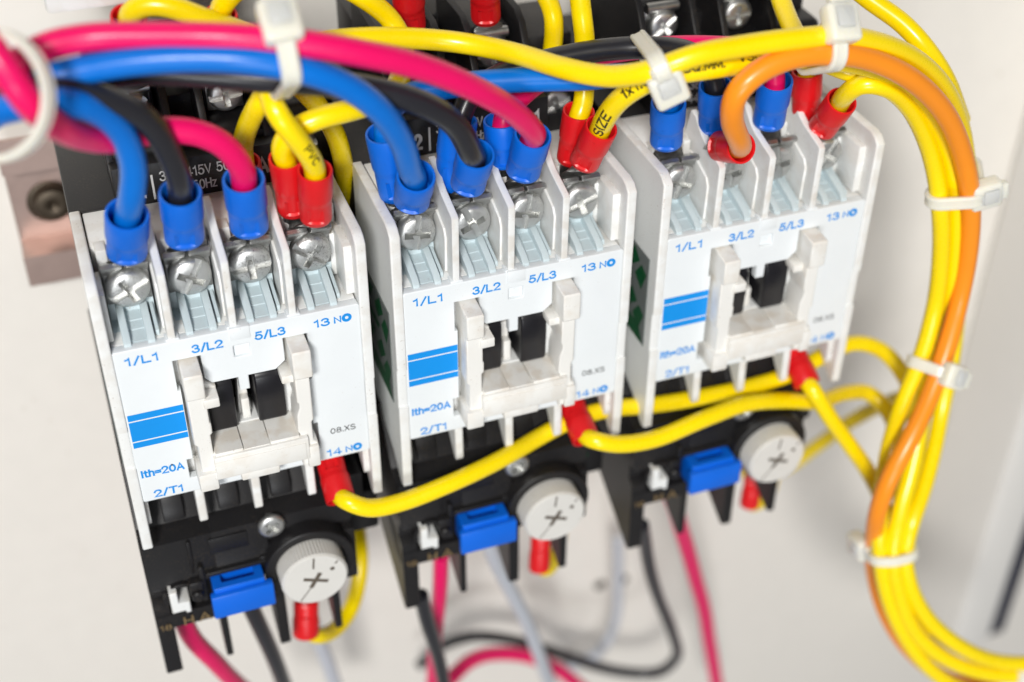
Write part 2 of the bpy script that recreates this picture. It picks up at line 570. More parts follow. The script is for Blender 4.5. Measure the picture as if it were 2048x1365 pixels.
# ---------------------------------------------------------------- contactor
COILX = (11.8, 27.0)                        # the two coil terminals
def make_contactor():
    root = thing('contactor', (0, 0, 0), 'x', 'contactor', 'white contactors side by side on the rail')
    # front plate with its stepped opening
    outer = rrect(0, 40, -32.3, 0, 0.5)
    hole = [(9.0, -3.9), (13.5, -3.9), (13.5, -8.6), (14.6, -9.9), (18.9, -9.9), (18.9, -12.7), (20.6, -12.7), (20.6, -9.9), (25.2, -9.9), (26.9, -8.4), (26.9, -3.9),
            (31.0, -3.9), (31.0, -13.5), (30.3, -13.5), (30.3, -23.4), (31.2, -23.4), (31.2, -29.2), (8.4, -29.2), (8.4, -25), (9.5, -25), (9.5, -10.1), (9.0, -10.1)]
    mb = MB()
    mb.ext([outer, hole, rrect(18.8, 21.4, -5.7, -3.4, 0.2)], -1.8, 0, 0.22)
    mb.box(18.4, 21.8, -6.2, -3.0, -1.6, -0.7, 0.1)
    mb.box(18.5, 21.8, -2.2, 0.25, -2.0, 0.22, 0.18)
    for x in (9.6, 19.35, 29.1):
        mb.box(x-1.1, x+1.1, -0.6, 0.35, -2.2, -0.25, 0.15)
    plate = mb.build('front_plate', 'plate', root)
    zt = 0.03
    for txt, x0, x1, y in (('1/L1', 1.7, 6.9, -3.05), ('3/L2', 12.2, 17.3, -3.15), ('5/L3', 22.4, 27.5, -3.15), ('2/T1', 2.0, 6.9, -31.7), ('Ith=20A', 0.6, 7.8, -26.8)):
        t = MB()
        put_text(t, txt, x0, x1, y, y+1.7, zt)
        t.build('terminal_marking' if '/' in txt else 'current_rating', 'blueink', plate, False)
    for y, n in ((-3.15, '13'), (-31.65, '14')):
        t = MB()
        put_text(t, n, 32.2, 34.9, y, y+1.65, zt)
        put_text(t, 'N', 35.55, 36.85, y+0.1, y+1.5, zt, 0.15)
        ring(t, 37.75, y+0.85, 0.85, 0.3, zt)
        t.build('terminal_marking', 'blueink', plate, False)
    t = MB()
    for a, b in ((-14.2, -12.9), (-18.55, -14.45), (-20.0, -18.8)):
        rect(t, 0.35, 9.35, a, b, zt)
    t.build('printed_panel', 'blueink', plate, False)
    t = MB()
    put_text(t, '08.XS', 33.2, 37.7, -26.6, -25.35, zt, 0.05)
    t.build('date_code', 'blackink', plate, False)
    # body behind the plate
    mb = MB()
    mb.ext([rrect(0.25, 39.75, -32.0, -0.5, 0.3), rrect(14.2, 26.4, -21.5, -10.6, 0.3)], -12, -2.6, 0.15)
    mb.box(0.25, 39.75, -37.0, 12.2, -23, -12.3, 0.3)
    mb.box(0.25, 39.75, -0.9, 0.0, -12.4, -1.9, 0.1)
    for y in (12.0,):                       # small lugs beside each screw
        for x in (0.9, 10.6, 20.4, 30.1):
            mb.box(x, x+1.7, 8.6, 12.6, -13.2, -10.2, 0.2)
            mb.box(x+6.3, x+7.7, 9.2, 12.6, -13.2, -10.8, 0.2)
    mb.build('housing', 'white', root)
    # end walls
    for s, x0, x1 in ((-1, -1.75, 0.05), (1, 39.98, 41.75)):
        prof = [(12.6, -0.8), (13.1, -2.2), (12.8, -22.9), (-36, -22.9), (-36, -12), (-39, -5.8), (-42.8, -2.0), (-43.4, -0.9), (-43, 0.2), (-36, 0.35), (-24.3, 0.35), (-24.1, -0.1), (-16.2, -0.1), (-16.0, 0.35), (11.5, 0.35)]
        mb = MB()
        mb.ext([prof], x0, x1, 0.3, 'yz')
        if s > 0:
            mb.box(38.6, 40.1, 0.3, 9.8, -9.5, -2.6, 0.25)
            mb.box(37.7, 40.0, 0.3, 8.6, -12.6, -8.9, 0.25)
        else:
            mb.box(-0.1, 0.9, 0.3, 9.4, -9.5, -2.6, 0.2)
        mb.ext([[(-32.5, -2.0), (-38, -1.6), (-39.3, -2.0), (-37.5, -5), (-35, -10), (-32.5, -12)]], x1-0.4 if s < 0 else x0-1.0, x1+0.7 if s < 0 else x0+0.4, 0.2, 'yz')
        mb.build('side_wall', 'white', root)
    # partitions between poles
    for x in (9.55, 19.35, 29.05):
        mb = MB()
        mb.ext([[(0.2, -0.35), (12.6, -0.15), (13.0, -0.7), (14.4, -6.2), (15.2, -8), (17.4, -10.6), (17.6, -12.5), (12.4, -14), (12.0, -20), (0.2, -20)]], x-0.62, x+0.62, 0.22, 'yz')
        mb.ext([[(0.3, -3.6), (7.2, -3.3), (8.6, -4.2), (10.4, -9.2), (10.2, -12.4), (0.3, -12.4)]], x-0.95, x+0.95, 0.15, 'yz')
        mb.build('partition', 'white', root)
        mb = MB()
        mb.ext([[(-32.1, -0.7), (-39.9, -0.35), (-40.5, -0.8), (-40.2, -1.7), (-37.0, -4.5), (-34, -9.4), (-33, -12.4), (-32.1, -12.4)]], x-0.85, x+0.7, 0.3, 'yz')
        mb.build('lower_partition', 'white', root)
    # ribbed pale ramps below each screw
    for x in (4.7, 14.45, 24.2, 34.2):
        mb = MB()
        w = 3.6
        mb.ext([[(-0.5, -1.7), (-0.35, -1.85), (0.3, -8.4), (8.5, -9.7), (8.5, -12.2), (-0.5, -12.2)]], x-w, x+w, 0.08, 'yz')
        mb.ext([[(-0.5, -1.8), (0.1, -1.9), (0.55, -4.4), (0.68, -4.45), (1.0, -6.3), (1.13, -6.35), (1.5, -8.6), (-0.5, -8.6)]], x-1.6, x+1.35, 0.06, 'yz')
        for dx in (-2.55, 1.2):
            mb.ext([[(-0.4, -0.8), (0.55, -0.95), (1.3, -1.9), (3.1, -7.6), (3.1, -9.0), (-0.4, -9.0)]], x+dx, x+dx+1.2, 0.14, 'yz')
        mb.ext([[(-0.4, -2.5), (0.9, -2.7), (2.4, -8.0), (2.4, -9.0), (-0.4, -9.0)]], x+2.75, x+3.3, 0.08, 'yz')
        mb.build('terminal_ramp', 'ramp', root)
    # clamp washers and screws
    for x, a in ((4.7, 25), (14.45, 60), (24.2, 3), (34.2, -35)):
        mb = MB()
        y, z = 7.0, -8.5
        mb.box(x-3.6, x+3.6, y-3.7, y+3.4, z-0.9, z, 0.2)
        for sx in (-1, 1):                  # saddle lips curling forward above the screw, a slit between them
            mb.ext([[(y+2.2, z-0.6), (y+3.6, z-0.5), (y+4.5, z+0.3), (y+4.9, z+1.5), (y+4.5, z+2.1), (y+3.9, z+1.9), (y+3.5, z+0.9), (y+2.2, z+0.5)]], x+sx*0.22, x+sx*3.75, 0.28, 'yz')
        mb.lathe([(0, 3.3), (0.35, 3.3), (0.35, 1.5)], (x, y, z+0.02), seg=32)
        mb.build('clamp_washer', 'washer', root)
        add_screw('terminal_screw', SCREW, (x, y, -5.75), root, a, 0)
    # cream holder frame standing out of the plate
    mb = MB()
    mb.ext([[(-3.95, -2.2), (-4.6, 3.9), (-4.9, 4.15), (-9.2, 4.15), (-9.6, 3.8), (-9.6, -2.2)]], 9.8, 12.95, 0.3, 'yz')
    mb.ext([[(9.9, -9.2), (12.9, -9.2), (12.9, -15.2), (13.1, -15.6), (13.1, -17.6), (12.7, -18), (12.7, -22), (13.1, -22.2), (13.1, -25.2), (12.6, -25.6), (12.6, -29.3), (9.6, -29.3), (9.6, -26.4), (10.4, -26.0), (10.4, -20), (9.9, -19.4)]], -2.2, 3.3, 0.28)
    mb.box(9.55, 12.75, -29.4, -25.6, -1.0, 4.2, 0.35)
    mb.box(12.4, 15.0, -12.2, -10.3, -2.3, 3.6, 0.25)
    mb.ext([[(12.4, -9.0), (13.4, -9.0), (15.0, -10.2), (15.0, -11.0), (12.4, -11.0)]], -2.2, 0.6, 0.15)
    mb.ext([[(-3.95, -2.2), (-4.3, 3.9), (-4.6, 4.15), (-9.6, 4.15), (-10.0, 3.8), (-10.0, -2.2)]], 27.35, 30.55, 0.3, 'yz')
    mb.ext([[(27.5, -9.6), (30.0, -9.6), (30.0, -19.5), (29.6, -20), (29.6, -24), (30.3, -24.6), (30.3, -29.4), (27.4, -29.4), (27.4, -22.2), (27.1, -21.6), (27.3, -18), (27.8, -16.5), (27.8, -15.6), (27.5, -15.2)]], -2.2, 3.3, 0.28)
    mb.box(25.6, 27.8, -11.9, -10.3, -2.3, 1.9, 0.3)
    mb.box(28.2, 30.35, -29.6, -24.9, -1.0, 4.0, 0.35)
    mb.box(12.5, 28.6, -27.3, -22.4, -3.0, 4.25, 0.25)
    mb.box(12.6, 28.0, -26.9, -23.4, 4.0, 4.45, 0.12)
    mb.box(16.6, 23.2, -29.0, -26.8, -0.4, 4.0, 0.3)
    mb.box(12.6, 16.6, -27.9, -27.0, -0.4, 3.6, 0.2)
    for x0, x1, y in ((12.9, 17.6, -22.15), (17.75, 22.1, -22.5), (22.25, 27.2, -22.15)):
        mb.ext([[(y-1.0, 3.9), (y+0.25, 3.7), (y+0.75, -2.6), (y-1.0, -2.6)]], x0, x1, 0.1, 'yz')
    mb.box(19.1, 20.5, -22.0, -17.4, -6.0, -3.4, 0.25)
    mb.ext([[(18.6, -22), (21.0, -22), (20.6, -17.5), (20.3, -14.2), (19.2, -14.2), (18.9, -17.5)]], -8, -5.0, 0.15)
    mb.build('auxiliary_holder', 'cream', root)
    # black plungers
    for x0, x1, z in ((13.5, 17.85, -0.7), (21.5, 26.3, -0.7)):
        mb = MB()
        mb.ext([[(-10.0, z-2.2), (-10.9, z-0.6), (-11.9, z-0.1), (-16.8, z), (-17.0, z-0.12), (-20.5, z-0.15), (-21.2, z-0.6), (-21.4, -11), (-10.0, -11)]], x0, x1, 0.35, 'yz')
        mb.build('plunger', 'plunger', root)
    mb = MB()
    mb.box(14.0, 26.6, -21.8, -10.3, -11.9, -9.5, 0.1)
    mb.build('contact_chamber', 'black', root)
    # black rear half with the coil terminals
    mb = MB()
    mb.box(-1.8, 41.8, -43.0, 12.3, -68, -23.1, 0.5)
    mb.box(5.9, 34.3, 12.0, 19.6, -46, -22.2, 0.35)
    mb.box(5.9, 34.3, 19.0, 21.0, -46, -25.0, 0.4)
    mb.box(5.9, 34.3, 12.0, 27.0, -60, -45.5, 0.5)
    for x in (6.3, 16.6, 22.2, 32.2):
        mb.ext([[(18, -24.6), (22.5, -25.2), (30.5, -30.5), (32, -33), (32, -47), (18, -47)]], x-0.65, x+0.65, 0.2, 'yz')
    mb.box(16.6, 22.2, 19, 24.5, -47, -35, 0.3)
    for x in COILX:
        mb.box(x-3.6, x+3.6, 19, 29.0, -46, -34, 0.3)
    mb.box(34.0, 45.3, 9.0, 21.5, -52, -30.5, 1.6, 3)
    mb.box(35.0, 44.5, 20.5, 24.0, -52, -36.5, 0.8, 2)
    coil = mb.build('coil_housing', 'black', root)
    t = MB()
    zt = -22.17
    put_text(t, 'A2', 7.6, 10.9, 13.4, 16.6, zt)
    rect(t, 12.0, 12.35, 12.9, 17.5, zt)
    put_text(t, '380-415V 50Hz', 13.4, 27.0, 16.0, 17.9, zt, 0.05)
    put_text(t, '440V 60Hz', 13.4, 22.5, 13.3, 15.2, zt, 0.05)
    put_text(t, 'A1', 29.3, 32.6, 14.2, 17.4, zt)
    t.build('coil_lettering', 'greyink', coil, False)
    for x, a in ((COILX[0], 40), (COILX[1], 5)):
        mb = MB()
        mb.box(x-3.1, x+3.1, 21.5, 28.5, -34.1, -33.0, 0.2)
        mb.sweep([Vector((x-3.1, 28.2, -32.4)), Vector((x+3.1, 28.2, -32.4))], [(1.0*a_, 1.0*b_) for a_, b_ in circle(1.0, 14)])
        mb.build('clamp_washer', 'washer', root)
        add_screw('coil_screw', COILSCREW, (x, 24.9, -30.6), root, a, 0)
    add_screw('coil_screw', COILSCREW, (38.6, 13.6, -28.8), root, 20, 0)
    # sticker on the left side wall
    mb = MB()
    mb.box(-1.95, -1.70, -25.0, -5.5, -21.5, -2.6, 0.05, 1)
    st = mb.build('side_sticker', 'sticker', root)
    mb = MB()
    xs = -1.98
    def tri(*p): mb.raw([(xs, y, z) for y, z in p], [tuple(range(len(p)))])
    for y0 in (-10.5, -19.5):
        tri((y0, -19), (y0+4, -16), (y0+4, -12.5), (y0, -15.5))
        tri((y0+1.5, -12), (y0+4.5, -8.5), (y0+2.5, -6.2), (y0-0.5, -10))
        tri((y0-1.0, -8), (y0+2.2, -5.4), (y0+1.2, -3.2), (y0-3.0, -5.0))
    tri((-24.8, -20.5), (-21.0, -18), (-21.5, -5), (-24.8, -3.0))
    tri((-13.6, -20.5), (-12.2, -20.5), (-12.2, -9), (-13.6, -10))
    mb.build('sticker_print', 'green', st, False)
    return root

DX = (0.0, 47.4302, 95.8577)
c1 = make_contactor()
c1['label'] = 'leftmost white contactor, sharpest in focus, pink wire on its third terminal'
c2 = copy_tree(c1)
c2.location = W3((DX[1], 0, 0))
c2['label'] = 'middle white contactor, the SIZE printed yellow wire on its last terminal'
c3 = copy_tree(c1)
c3.location = W3((DX[2], 0, 0))
c3['label'] = 'rightmost white contactor, with the orange wire plugged into its second terminal'
for c, ang in ((c2, (82, 115, 78, 20)), (c3, (70, 95, 100, 60))):
    sw = [k for k in c.children if k.name.startswith('terminal_screw')]
    for k, a in zip(sorted(sw, key=lambda q: q.location.x), ang):
        k.rotation_euler[1] = -math.radians(a)

# ---------------------------------------------------------------- overload relay
def make_relay():
    root = thing('overload_relay', (0, -32, -1), 'x', 'overload relay', 'black overload relays under the contactors')
    b = (0, -32, -1)
    def fin(mb, name, m, parent=root, smooth=True):
        o = mb.build(name, m, None, smooth)
        if parent is root:
            place(o, root, b)
        else:
            o.parent = parent
        return o
    mb = MB()
    mb.ext([[(-33.5, -13), (-36.5, -11.0), (-41.0, -8.3), (-44.0, -6.2), (-45.2, -2.2), (-51, -1.8), (-55.2, -1.0), (-55.4, -3.0), (-61.8, -3.0), (-62.0, -0.9), (-65.6, -1.0), (-66.2, -2.0), (-66.2, -6), (-60, -14), (-58, -62), (-33.5, -62)]], -2.4, 10.3, 0.3, 'yz')
    mb.ext([[(-33.5, -13), (-36.5, -11.0), (-41.0, -8.3), (-44.0, -6.2), (-45.2, -2.2), (-51, -1.8), (-54.2, -1.0), (-54.4, -3.4), (-60.2, -3.4), (-61.5, -6), (-58, -14), (-57, -62), (-33.5, -62)]], 10.0, 20.2, 0.3, 'yz')
    mb.ext([[(-33.5, -13), (-36.5, -11.0), (-41.0, -8.3), (-44.0, -6.2), (-45.2, -2.2), (-50, -2.0), (-50.2, -3.2), (-60.5, -3.2), (-62.0, -4), (-61, -8), (-57, -62), (-33.5, -62)]], 20.0, 36.0, 0.3, 'yz')
    # shroud round the dial
    cx, cy = 26.85, -56.3
    mb.ext([arc(cx, cy, 8.5, -35, 215, 44)+arc(cx, cy, 6.6, 215, -35, 40)], -4, 1.3, 0.35)
    mb.box(33.6, 36.2, -65.0, -52, -9, -1.4, 0.4)
    # steps, teeth and pockets
    for x in (4.7, 14.6, 24.2):
        mb.ext([[(-34.5, -12), (-37.4, -8.6), (-41.0, -6.0), (-43.4, -5.7), (-44.2, -7.0), (-43, -12)]], x-1.9, x+1.9, 0.25, 'yz')
    mb.box(6.8, 7.7, -60, -51.3, -3, -0.3, 0.2)
    mb.box(8.0, 19.6, -54.2, -53.2, -3, -0.2, 0.25)
    mb.box(4.6, 7.2, -57.6, -54.0, -3, 0.5, 0.4)
    mb.ext([arc(3.2, -57.5, 3.4, 60, 200, 12)+arc(3.2, -57.5, 2.6, 200, 60, 12)], -3, -0.1, 0.15)
    mb.box(5.6, 6.3, -53.5, -45.4, -3, -1.35, 0.25)
    mb.box(9.5, 16.5, -50.0, -46.4, -3, -1.65, 0.12)
    mb.box(-1.9, 1.0, -56, -54.8, -3, -0.9, 0.3)
    mb.lathe([(-2, 1.15), (1.2, 1.15), (1.5, 0.9), (1.55, 0)], (5.9, -57.0, 0), seg=20)
    mb.box(18.0, 19.4, -57.5, -52.8, -4, -0.6, 0.3)
    # right ear, lower than the face
    mb.box(35.6, 42.6, -60.5, -50.5, -40, -8.5, 0.5)
    mb.box(35.6, 39.6, -52.0, -43.5, -40, -6.5, 0.4)
    body = fin(mb, 'relay_body', 'black')
    # terminal barriers
    for x0, x1, yt in ((-2.4, 0.7, -77.5), (9.2, 10.5, -77.0), (19.6, 21.7, -77.8), (30.6, 32.1, -77.5)):
        mb = MB()
        mb.ext([[(-60, -1.1), (yt, -0.9), (yt-0.5, -1.6), (yt, -3.0), (-66, -24), (-58, -30), (-58, -4)]], x0, x1, 0.3, 'yz')
        fin(mb, 'terminal_barrier', 'black')
    # dial
    mb = MB()
    n = 120
    rr = []
    for k in range(n):
        a = 2*math.pi*k/n
        rr.append((cx+(6.25-0.16*(k % 2))*math.cos(a), cy+(6.25-0.16*(k % 2))*math.sin(a)))
    mb.ext([rr], -3.0, 4.5, 0.0)
    mb.lathe([(4.2, 6.12), (4.7, 6.05), (4.92, 5.85), (4.95, 0)], (cx, cy, 0), seg=64)
    dial = fin(mb, 'adjustment_dial', 'dial')
    mb = MB()
    def slash(mb, x0, y0, x1, y1, w, z):
        d = Vector((x1-x0, y1-y0)).normalized()
        nx, ny = -d.y*w/2, d.x*w/2
        mb.raw([(x0+nx, y0+ny, z), (x0-nx, y0-ny, z), (x1-nx, y1-ny, z), (x1+nx, y1+ny, z)], [(0, 1, 2, 3)])
    zt = 4.98
    slash(mb, cx-2.2, cy+0.9, cx+2.3, cy-1.0, 0.75, zt)  # flat dark brown stripes standing for the moulded cross slots
    slash(mb, cx-1.0, cy-1.7, cx+1.0, cy+1.6, 0.85, zt+0.004)
    slash(mb, cx-1.0, cy-1.7, cx-3.2, cy-4.6, 0.22, zt)
    slash(mb, cx-0.2, cy+3.0, cx+0.1, cy+5.6, 0.35, zt)
    slash(mb, cx+3.9, cy+3.0, cx+4.4, cy+3.6, 0.3, zt)
    mb.lathe([(0, 0.45), (0.01, 0)], (cx+3.3, cy+1.9, zt), seg=12)
    mb.build('dial_marking', 'dialink', dial, False)
    # blue reset bar
    mb = MB()
    mb.box(7.95, 19.3, -61.0, -55.4, 2.3, 4.0, 0.35)
    mb.ext([rrect(8.7, 18.0, -2.2, 2.9, 0.3), rrect(10.4, 16.4, -0.9, 1.4, 0.2)], -60.5, -54.4, 0.15, 'xz')
    fin(mb, 'reset_bar', 'bar')
    # white L shaped test button
    mb = MB()
    mb.ext([[(0.9, -54.6), (2.3, -54.6), (2.3, -57.6), (4.3, -57.6), (4.3, -60.4), (3.4, -60.4), (3.2, -59.8), (0.9, -59.8)]], -3, 1.1, 0.3)
    fin(mb, 'test_button', 'white')
    mb = MB()
    put_text(mb, '18', -1.9, 0.3, -65.5, -64.0, -0.66, 0.06)
    put_text(mb, 'H', 2.6, 4.4, -65.4, -63.2, -0.66, 0.06)
    put_text(mb, 'A', 5.4, 7.6, -65.4, -63.2, -0.66, 0.06)
    fin(mb, 'rating_lettering', 'goldink', root, False)
    mb = MB()
    mb.lathe([(0, 0.7), (0.5, 0.7), (0.6, 0)], (37.2, -52.5, -6.4), seg=16)
    fin(mb, 'trip_indicator', 'green')
    s = add_screw('body_screw', BODYSCREW, (21.0, -46.0, -0.4), None, 40)
    place(s, root, b)
    # output terminal below the dial
    mb = MB()
    mb.lathe([(0, 3.0), (1.5, 3.0), (1.8, 2.6), (1.8, 0)], (25.4, -64.0, -9), seg=24)
    mb.lathe([(0, 3.0), (1.5, 3.0), (1.8, 2.6), (1.8, 0)], (15.2, -64.0, -9), seg=24)
    mb.lathe([(0, 3.0), (1.5, 3.0), (1.8, 2.6), (1.8, 0)], (5.2, -66.0, -9), seg=24)
    fin(mb, 'output_screw', 'metal')
    return root
r1 = make_relay()
r1['label'] = 'black overload relay with pale dial and blue bar, leftmost and lowest of the three'
r2 = copy_tree(r1)
r2.location = W3((DX[1], -32, -1))
r2['label'] = 'black overload relay under the middle contactor, a yellow wire crossing above its dial'
r3 = copy_tree(r1)
r3.location = W3((DX[2], -32, -1))
r3['label'] = 'black overload relay under the rightmost contactor, most out of focus of the three'

# ---------------------------------------------------------------- background
mb = MB()
mb.box(-400, 700, -600, 300, -83, -80, 0)
tag(mb.build('back_panel', 'panel', None, False, origin=(0, -300, -80)), None, None, None, 'structure')
for u, v in ((1200, 1170), (1245, 1160)):
    p = P(u, v, -79.9)
    mb = MB()
    mb.lathe([(0, 0), (0.05, 1.6), (0.12, 1.9), (0.2, 1.9), (0.2, 1.4), (0.16, 0)], p, (0, 0, 1), 20)
    tag(mb.build('panel_hole', 'dull', None, origin=p), '%s one of two small brown holes drilled in the pale back panel' % ('left' if u == 1200 else 'right'), 'hole', 'drilled holes in the back panel')

# mounting rail
rail = thing('mounting_rail', (-12.6, -14, -75), 'metal mounting rail end with a dark screw, left of the contactors', 'rail')
b = (-12.6, -14, -75)
mb = MB()
prof = [(2.0, -72.0), (2.0, -70.9), (-5.4, -70.9), (-5.4, -77.8), (-24.6, -77.8), (-24.6, -70.9), (-31.6, -70.9), (-31.6, -72.0), (-25.8, -72.0), (-25.8, -79.2), (-4.2, -79.2), (-4.2, -72.0)]
mb.ext([prof], -12.6, 141, 0.25, 'yz')
place(mb.build('rail_profile', 'rail', None), rail, b)
mb = MB()
mb.lathe([(-1, 4.0), (1.0, 4.0), (2.0, 3.4), (2.4, 2.0), (2.0, 0.5), (1.6, 0)], P(105, 402, -77), (0, 0, 1), 28)
mb.lathe([(0, 4.6), (0.4, 4.6), (0.5, 4.3), (0.5, 0)], P(100, 402, -77.6), (0, 0, 1), 28)
place(mb.build('rail_screw', 'dull', None), rail, b)

# white post of the cabinet on the right
mb = MB()
mb.box(241, 256, -228, 150, -79.8, -50, 1.5, 3)
o = mb.build('cabinet_post', 'post', None, origin=(249, -205, -60))
tag(o, 'white painted square post running up behind the yellow cable bundle at the right', 'post')

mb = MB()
mb.box(256.4, 266, -231, 150, -79.8, -54, 1.0, 2)  # dark blue box in the gap right of the post
o = mb.build('gap_strip', 'dark_strip', None, origin=(262, -208, -66))
tag(o, 'dark blue grey strip along the right side of the white post', 'dark_strip')

# white moulded edge at the top left
p0, p1 = P(20, 20, -38), P(330, -60, -38)
mb = MB()
mb.box(P(90, 10, -30).x, P(400, 5, -30).x, P(240, 13, -30).y, P(240, 13, -30).y+20, -60, -30, 0.8)
o = mb.build('white_moulding', 'white', None, origin=(20, P(240, 13, -30).y, -40))
tag(o, 'white plastic moulding edge at the top left above the pink wire', 'moulding')

# ---------------------------------------------------------------- wires
def sleeve_mesh(pb, pt, Rm, tilt_dent=True):
    pb, pt = Vector(pb), Vector(pt)
    A = pt-pb
    L = A.length
    F = CP-pb
    prof = [(0, 0), (0.0, .62), (.02, .80), (.06, .88), (.11, .91), (.13, .91), (.37, .92), (.39, .92), (.44, .92), (.47, .925), (.52, .985), (.57, 1.0), (.8, 1.0), (.97, 1.0), (1.0, .97), (1.0, .86), (.98, .83), (.6, .8), (.55, .6), (.55, 0)]
    idx = {}
    prof_mm = [(t*L, r*Rm) for t, r in prof]
    def mod(t, r, ph):
        tt = t/L
        rx, ry = r, r
        if tt < 0.5 and r > 0.5*Rm:
            k = 1-tt/0.5
            ry = r*(1-0.20*k)
            rx = r*(1+0.05*k)
        a = math.atan2(math.sin(ph), math.cos(ph))
        if tilt_dent and 0.129 < tt < 0.375 and abs(a) < 0.46:
            rx *= 0.80
            ry *= 0.80
        return rx, ry
    mb = MB()
    mb.lathe(prof_mm, pb, A, 36, F, mod)
    return mb

def tongue_mesh(pb, pt, tgt):
    """metal neck and fork running from the sleeve down behind the screw"""
    pb, pt = Vector(pb), Vector(pt)
    A = (pt-pb).normalized()
    if tgt is None:
        tgt = pb-A*6
    tgt = Vector(tgt)
    pts = spline([pb+A*2.0, pb-A*0.2, pb.lerp(tgt, 0.55)+Vector((0, 0.6, -0.9)), tgt], 0.5)
    def shp(t):
        w = 1.7+1.1*min(1, max(0, (t-0.2)/0.4))
        h = 1.3-0.95*min(1, max(0, (t-0.1)/0.35))
        return [(w*a, h*b_) for a, b_ in circle(1, 16)]
    mb = MB()
    mb.sweep(pts, shp, ups=[Vector((1, 0, 0))]*len(pts))
    return mb

PATHS = []

def wire(name, label, cat, m, r, pts, caps=(), group=None, text=None):
    """pts: photo positions with their height off the contactor fronts. caps: at 'a' (start) or 'b' (end):
    (end, (u,v,z) bottom, (u,v,z) mouth, colour, radius, screw target)"""
    q = [P(*p) for p in pts]
    made = []
    for end, cb, ct, colr, Rm, tgt in caps:
        pb, pt = P(*cb), P(*ct)
        A = pt-pb
        inner = [pb+A*0.62, pb+A*0.9]
        off = Vector((0, 0, 0))
        if end == 'a':
            q = [inner[0]]+[inner[1]]+q
        else:
            q = q+[inner[1], inner[0]]
        made.append((pb, pt, colr, Rm, tgt))
    path = spline(q)
    rn = random.Random(len(PATHS)*7+3)     # hand-bent cable: slight waviness along the run
    ph = [rn.uniform(0, 6.28) for _ in range(6)]
    run = 0
    tot = sum((b_-a_).length for a_, b_ in zip(path, path[1:]))
    wav = []
    for k, c in enumerate(path):
        if k: run += (c-path[k-1]).length
        e = min(1, run/15, (tot-run)/15)*0.17
        wav.append(c+Vector([e*(math.sin(run/13.0+ph[d])+0.35*math.sin(run/6.0+ph[d+3])) for d in range(3)]))
    path = wav
    PATHS.append((path, r))
    base = q[0] if not made else made[0][0]
    root = thing(name, base, label, cat, group)
    def fin(o):
        return place(o, root, base)
    mb = MB()
    mb.sweep(path, circle(r, 18))
    ins = fin(mb.build('insulation', m))
    for pb, pt, colr, Rm, tgt in made:
        fin(sleeve_mesh(pb, pt, Rm).build('crimp_sleeve', colr, angle=28))
        fin(tongue_mesh(pb, pt, tgt).build('fork_terminal', 'washer'))
    if text:
        acc = [0]
        for a, b_ in zip(path, path[1:]):
            acc.append(acc[-1]+(b_-a).length)
        def at(s_):
            s_ = max(0, min(acc[-1]-1e-4, s_))
            i = max(k for k in range(len(acc)-1) if acc[k] <= s_)
            f = (s_-acc[i])/max(acc[i+1]-acc[i], 1e-6)
            return path[i].lerp(path[i+1], f), (path[i+1]-path[i]).normalized()
        for txt, uv, h, rot, flip, wid in text:
            mb = MB()
            # find the arc position nearest the wanted photo position
            best = None
            for k, c in enumerate(path):
                d = CR.transposed() @ (c-CP)
                pu, pv = 1024+FPX*d.x/-d.z, 682.5-FPX*d.y/-d.z
                e = (pu-uv[0])**2+(pv-uv[1])**2
                if best is None or e < best[0]: best = (e, acc[k])
            s0 = best[1]
            def plc(a, b2, dz):
                s_ = s0+(a if not flip else -a)
                c, T = at(s_)
                F = CP-c
                F = (F-T*F.dot(T)).normalized()
                G = F.cross(T) if not flip else T.cross(F)
                ph = b2/r+rot
                return c+(F*math.cos(ph)+G*math.sin(ph))*(r+0.02+dz)
            put_text(mb, txt, -wid/2, wid/2, -h/2, h/2, 0, 0.1, plc)
            fin(mb.build('wire_print', 'wireink', None, False))
    return root

def scr(unit, pole):
    return (DX[unit]+(4.7, 14.45, 24.2, 34.2)[pole], 8.0, -9.7)

RP, RY, RO = 1.95, 1.70, 1.85
GB = 'wires crimped into the contactor terminals'
# --- left bundle, power wires
wire('blue_wire', 'blue wire into the blue sleeve on the first terminal of the leftmost contactor', 'wire', 'blue', RP,
     [(262, 395, 1), (266, 330, 3), (243, 265, 5), (200, 225, 7), (150, 207, 9), (90, 205, 10), (30, 215, 8), (-60, 240, 4)],
     [('a', (254, 512, -6.0), (254, 428, -2.0), 'bluecap', 3.3, scr(0, 0))], GB)
wire('black_wire', 'black wire into the blue sleeve on the second terminal of the leftmost contactor', 'wire', 'blackw', 1.85,
     [(360, 362, 0), (343, 308, 2), (302, 245, 4), (240, 205, 6), (170, 186, 7), (90, 180, 7), (0, 200, 4), (-80, 230, 0)],
     [('a', (370, 484, -5.5), (360, 385, -2.5), 'bluecap', 3.25, scr(0, 1))], GB)
wire('pink_wire', 'pink wire into the blue sleeve on the third terminal of the leftmost contactor', 'wire', 'pink', RP,
     [(485, 335, -1), (445, 285, 0), (385, 262, 0), (310, 262, 0), (235, 280, 2), (170, 276, 6), (105, 250, 12), (50, 200, 15), (5, 130, 14), (-60, 40, 10)],
     [('a', (500, 462, -5.5), (487, 358, -2.5), 'bluecap', 3.25, scr(0, 2))], GB)
wire('pink_wire', 'long pink wire arching over the top to the third terminal of the middle contactor', 'wire', 'pink', RP*0.98,
     [(1070, 268, 1), (1030, 225, 5), (950, 180, 9), (850, 142, 11), (720, 110, 12), (600, 86, 11), (450, 72, 9), (300, 70, 6), (180, 73, 4), (95, 90, 4), (35, 125, 4), (-10, 190, 2), (-70, 300, 0)],
     [('a', (1044, 350, -5.5), (1066, 270, -1.5), 'bluecap', 3.1, scr(1, 2))], GB)
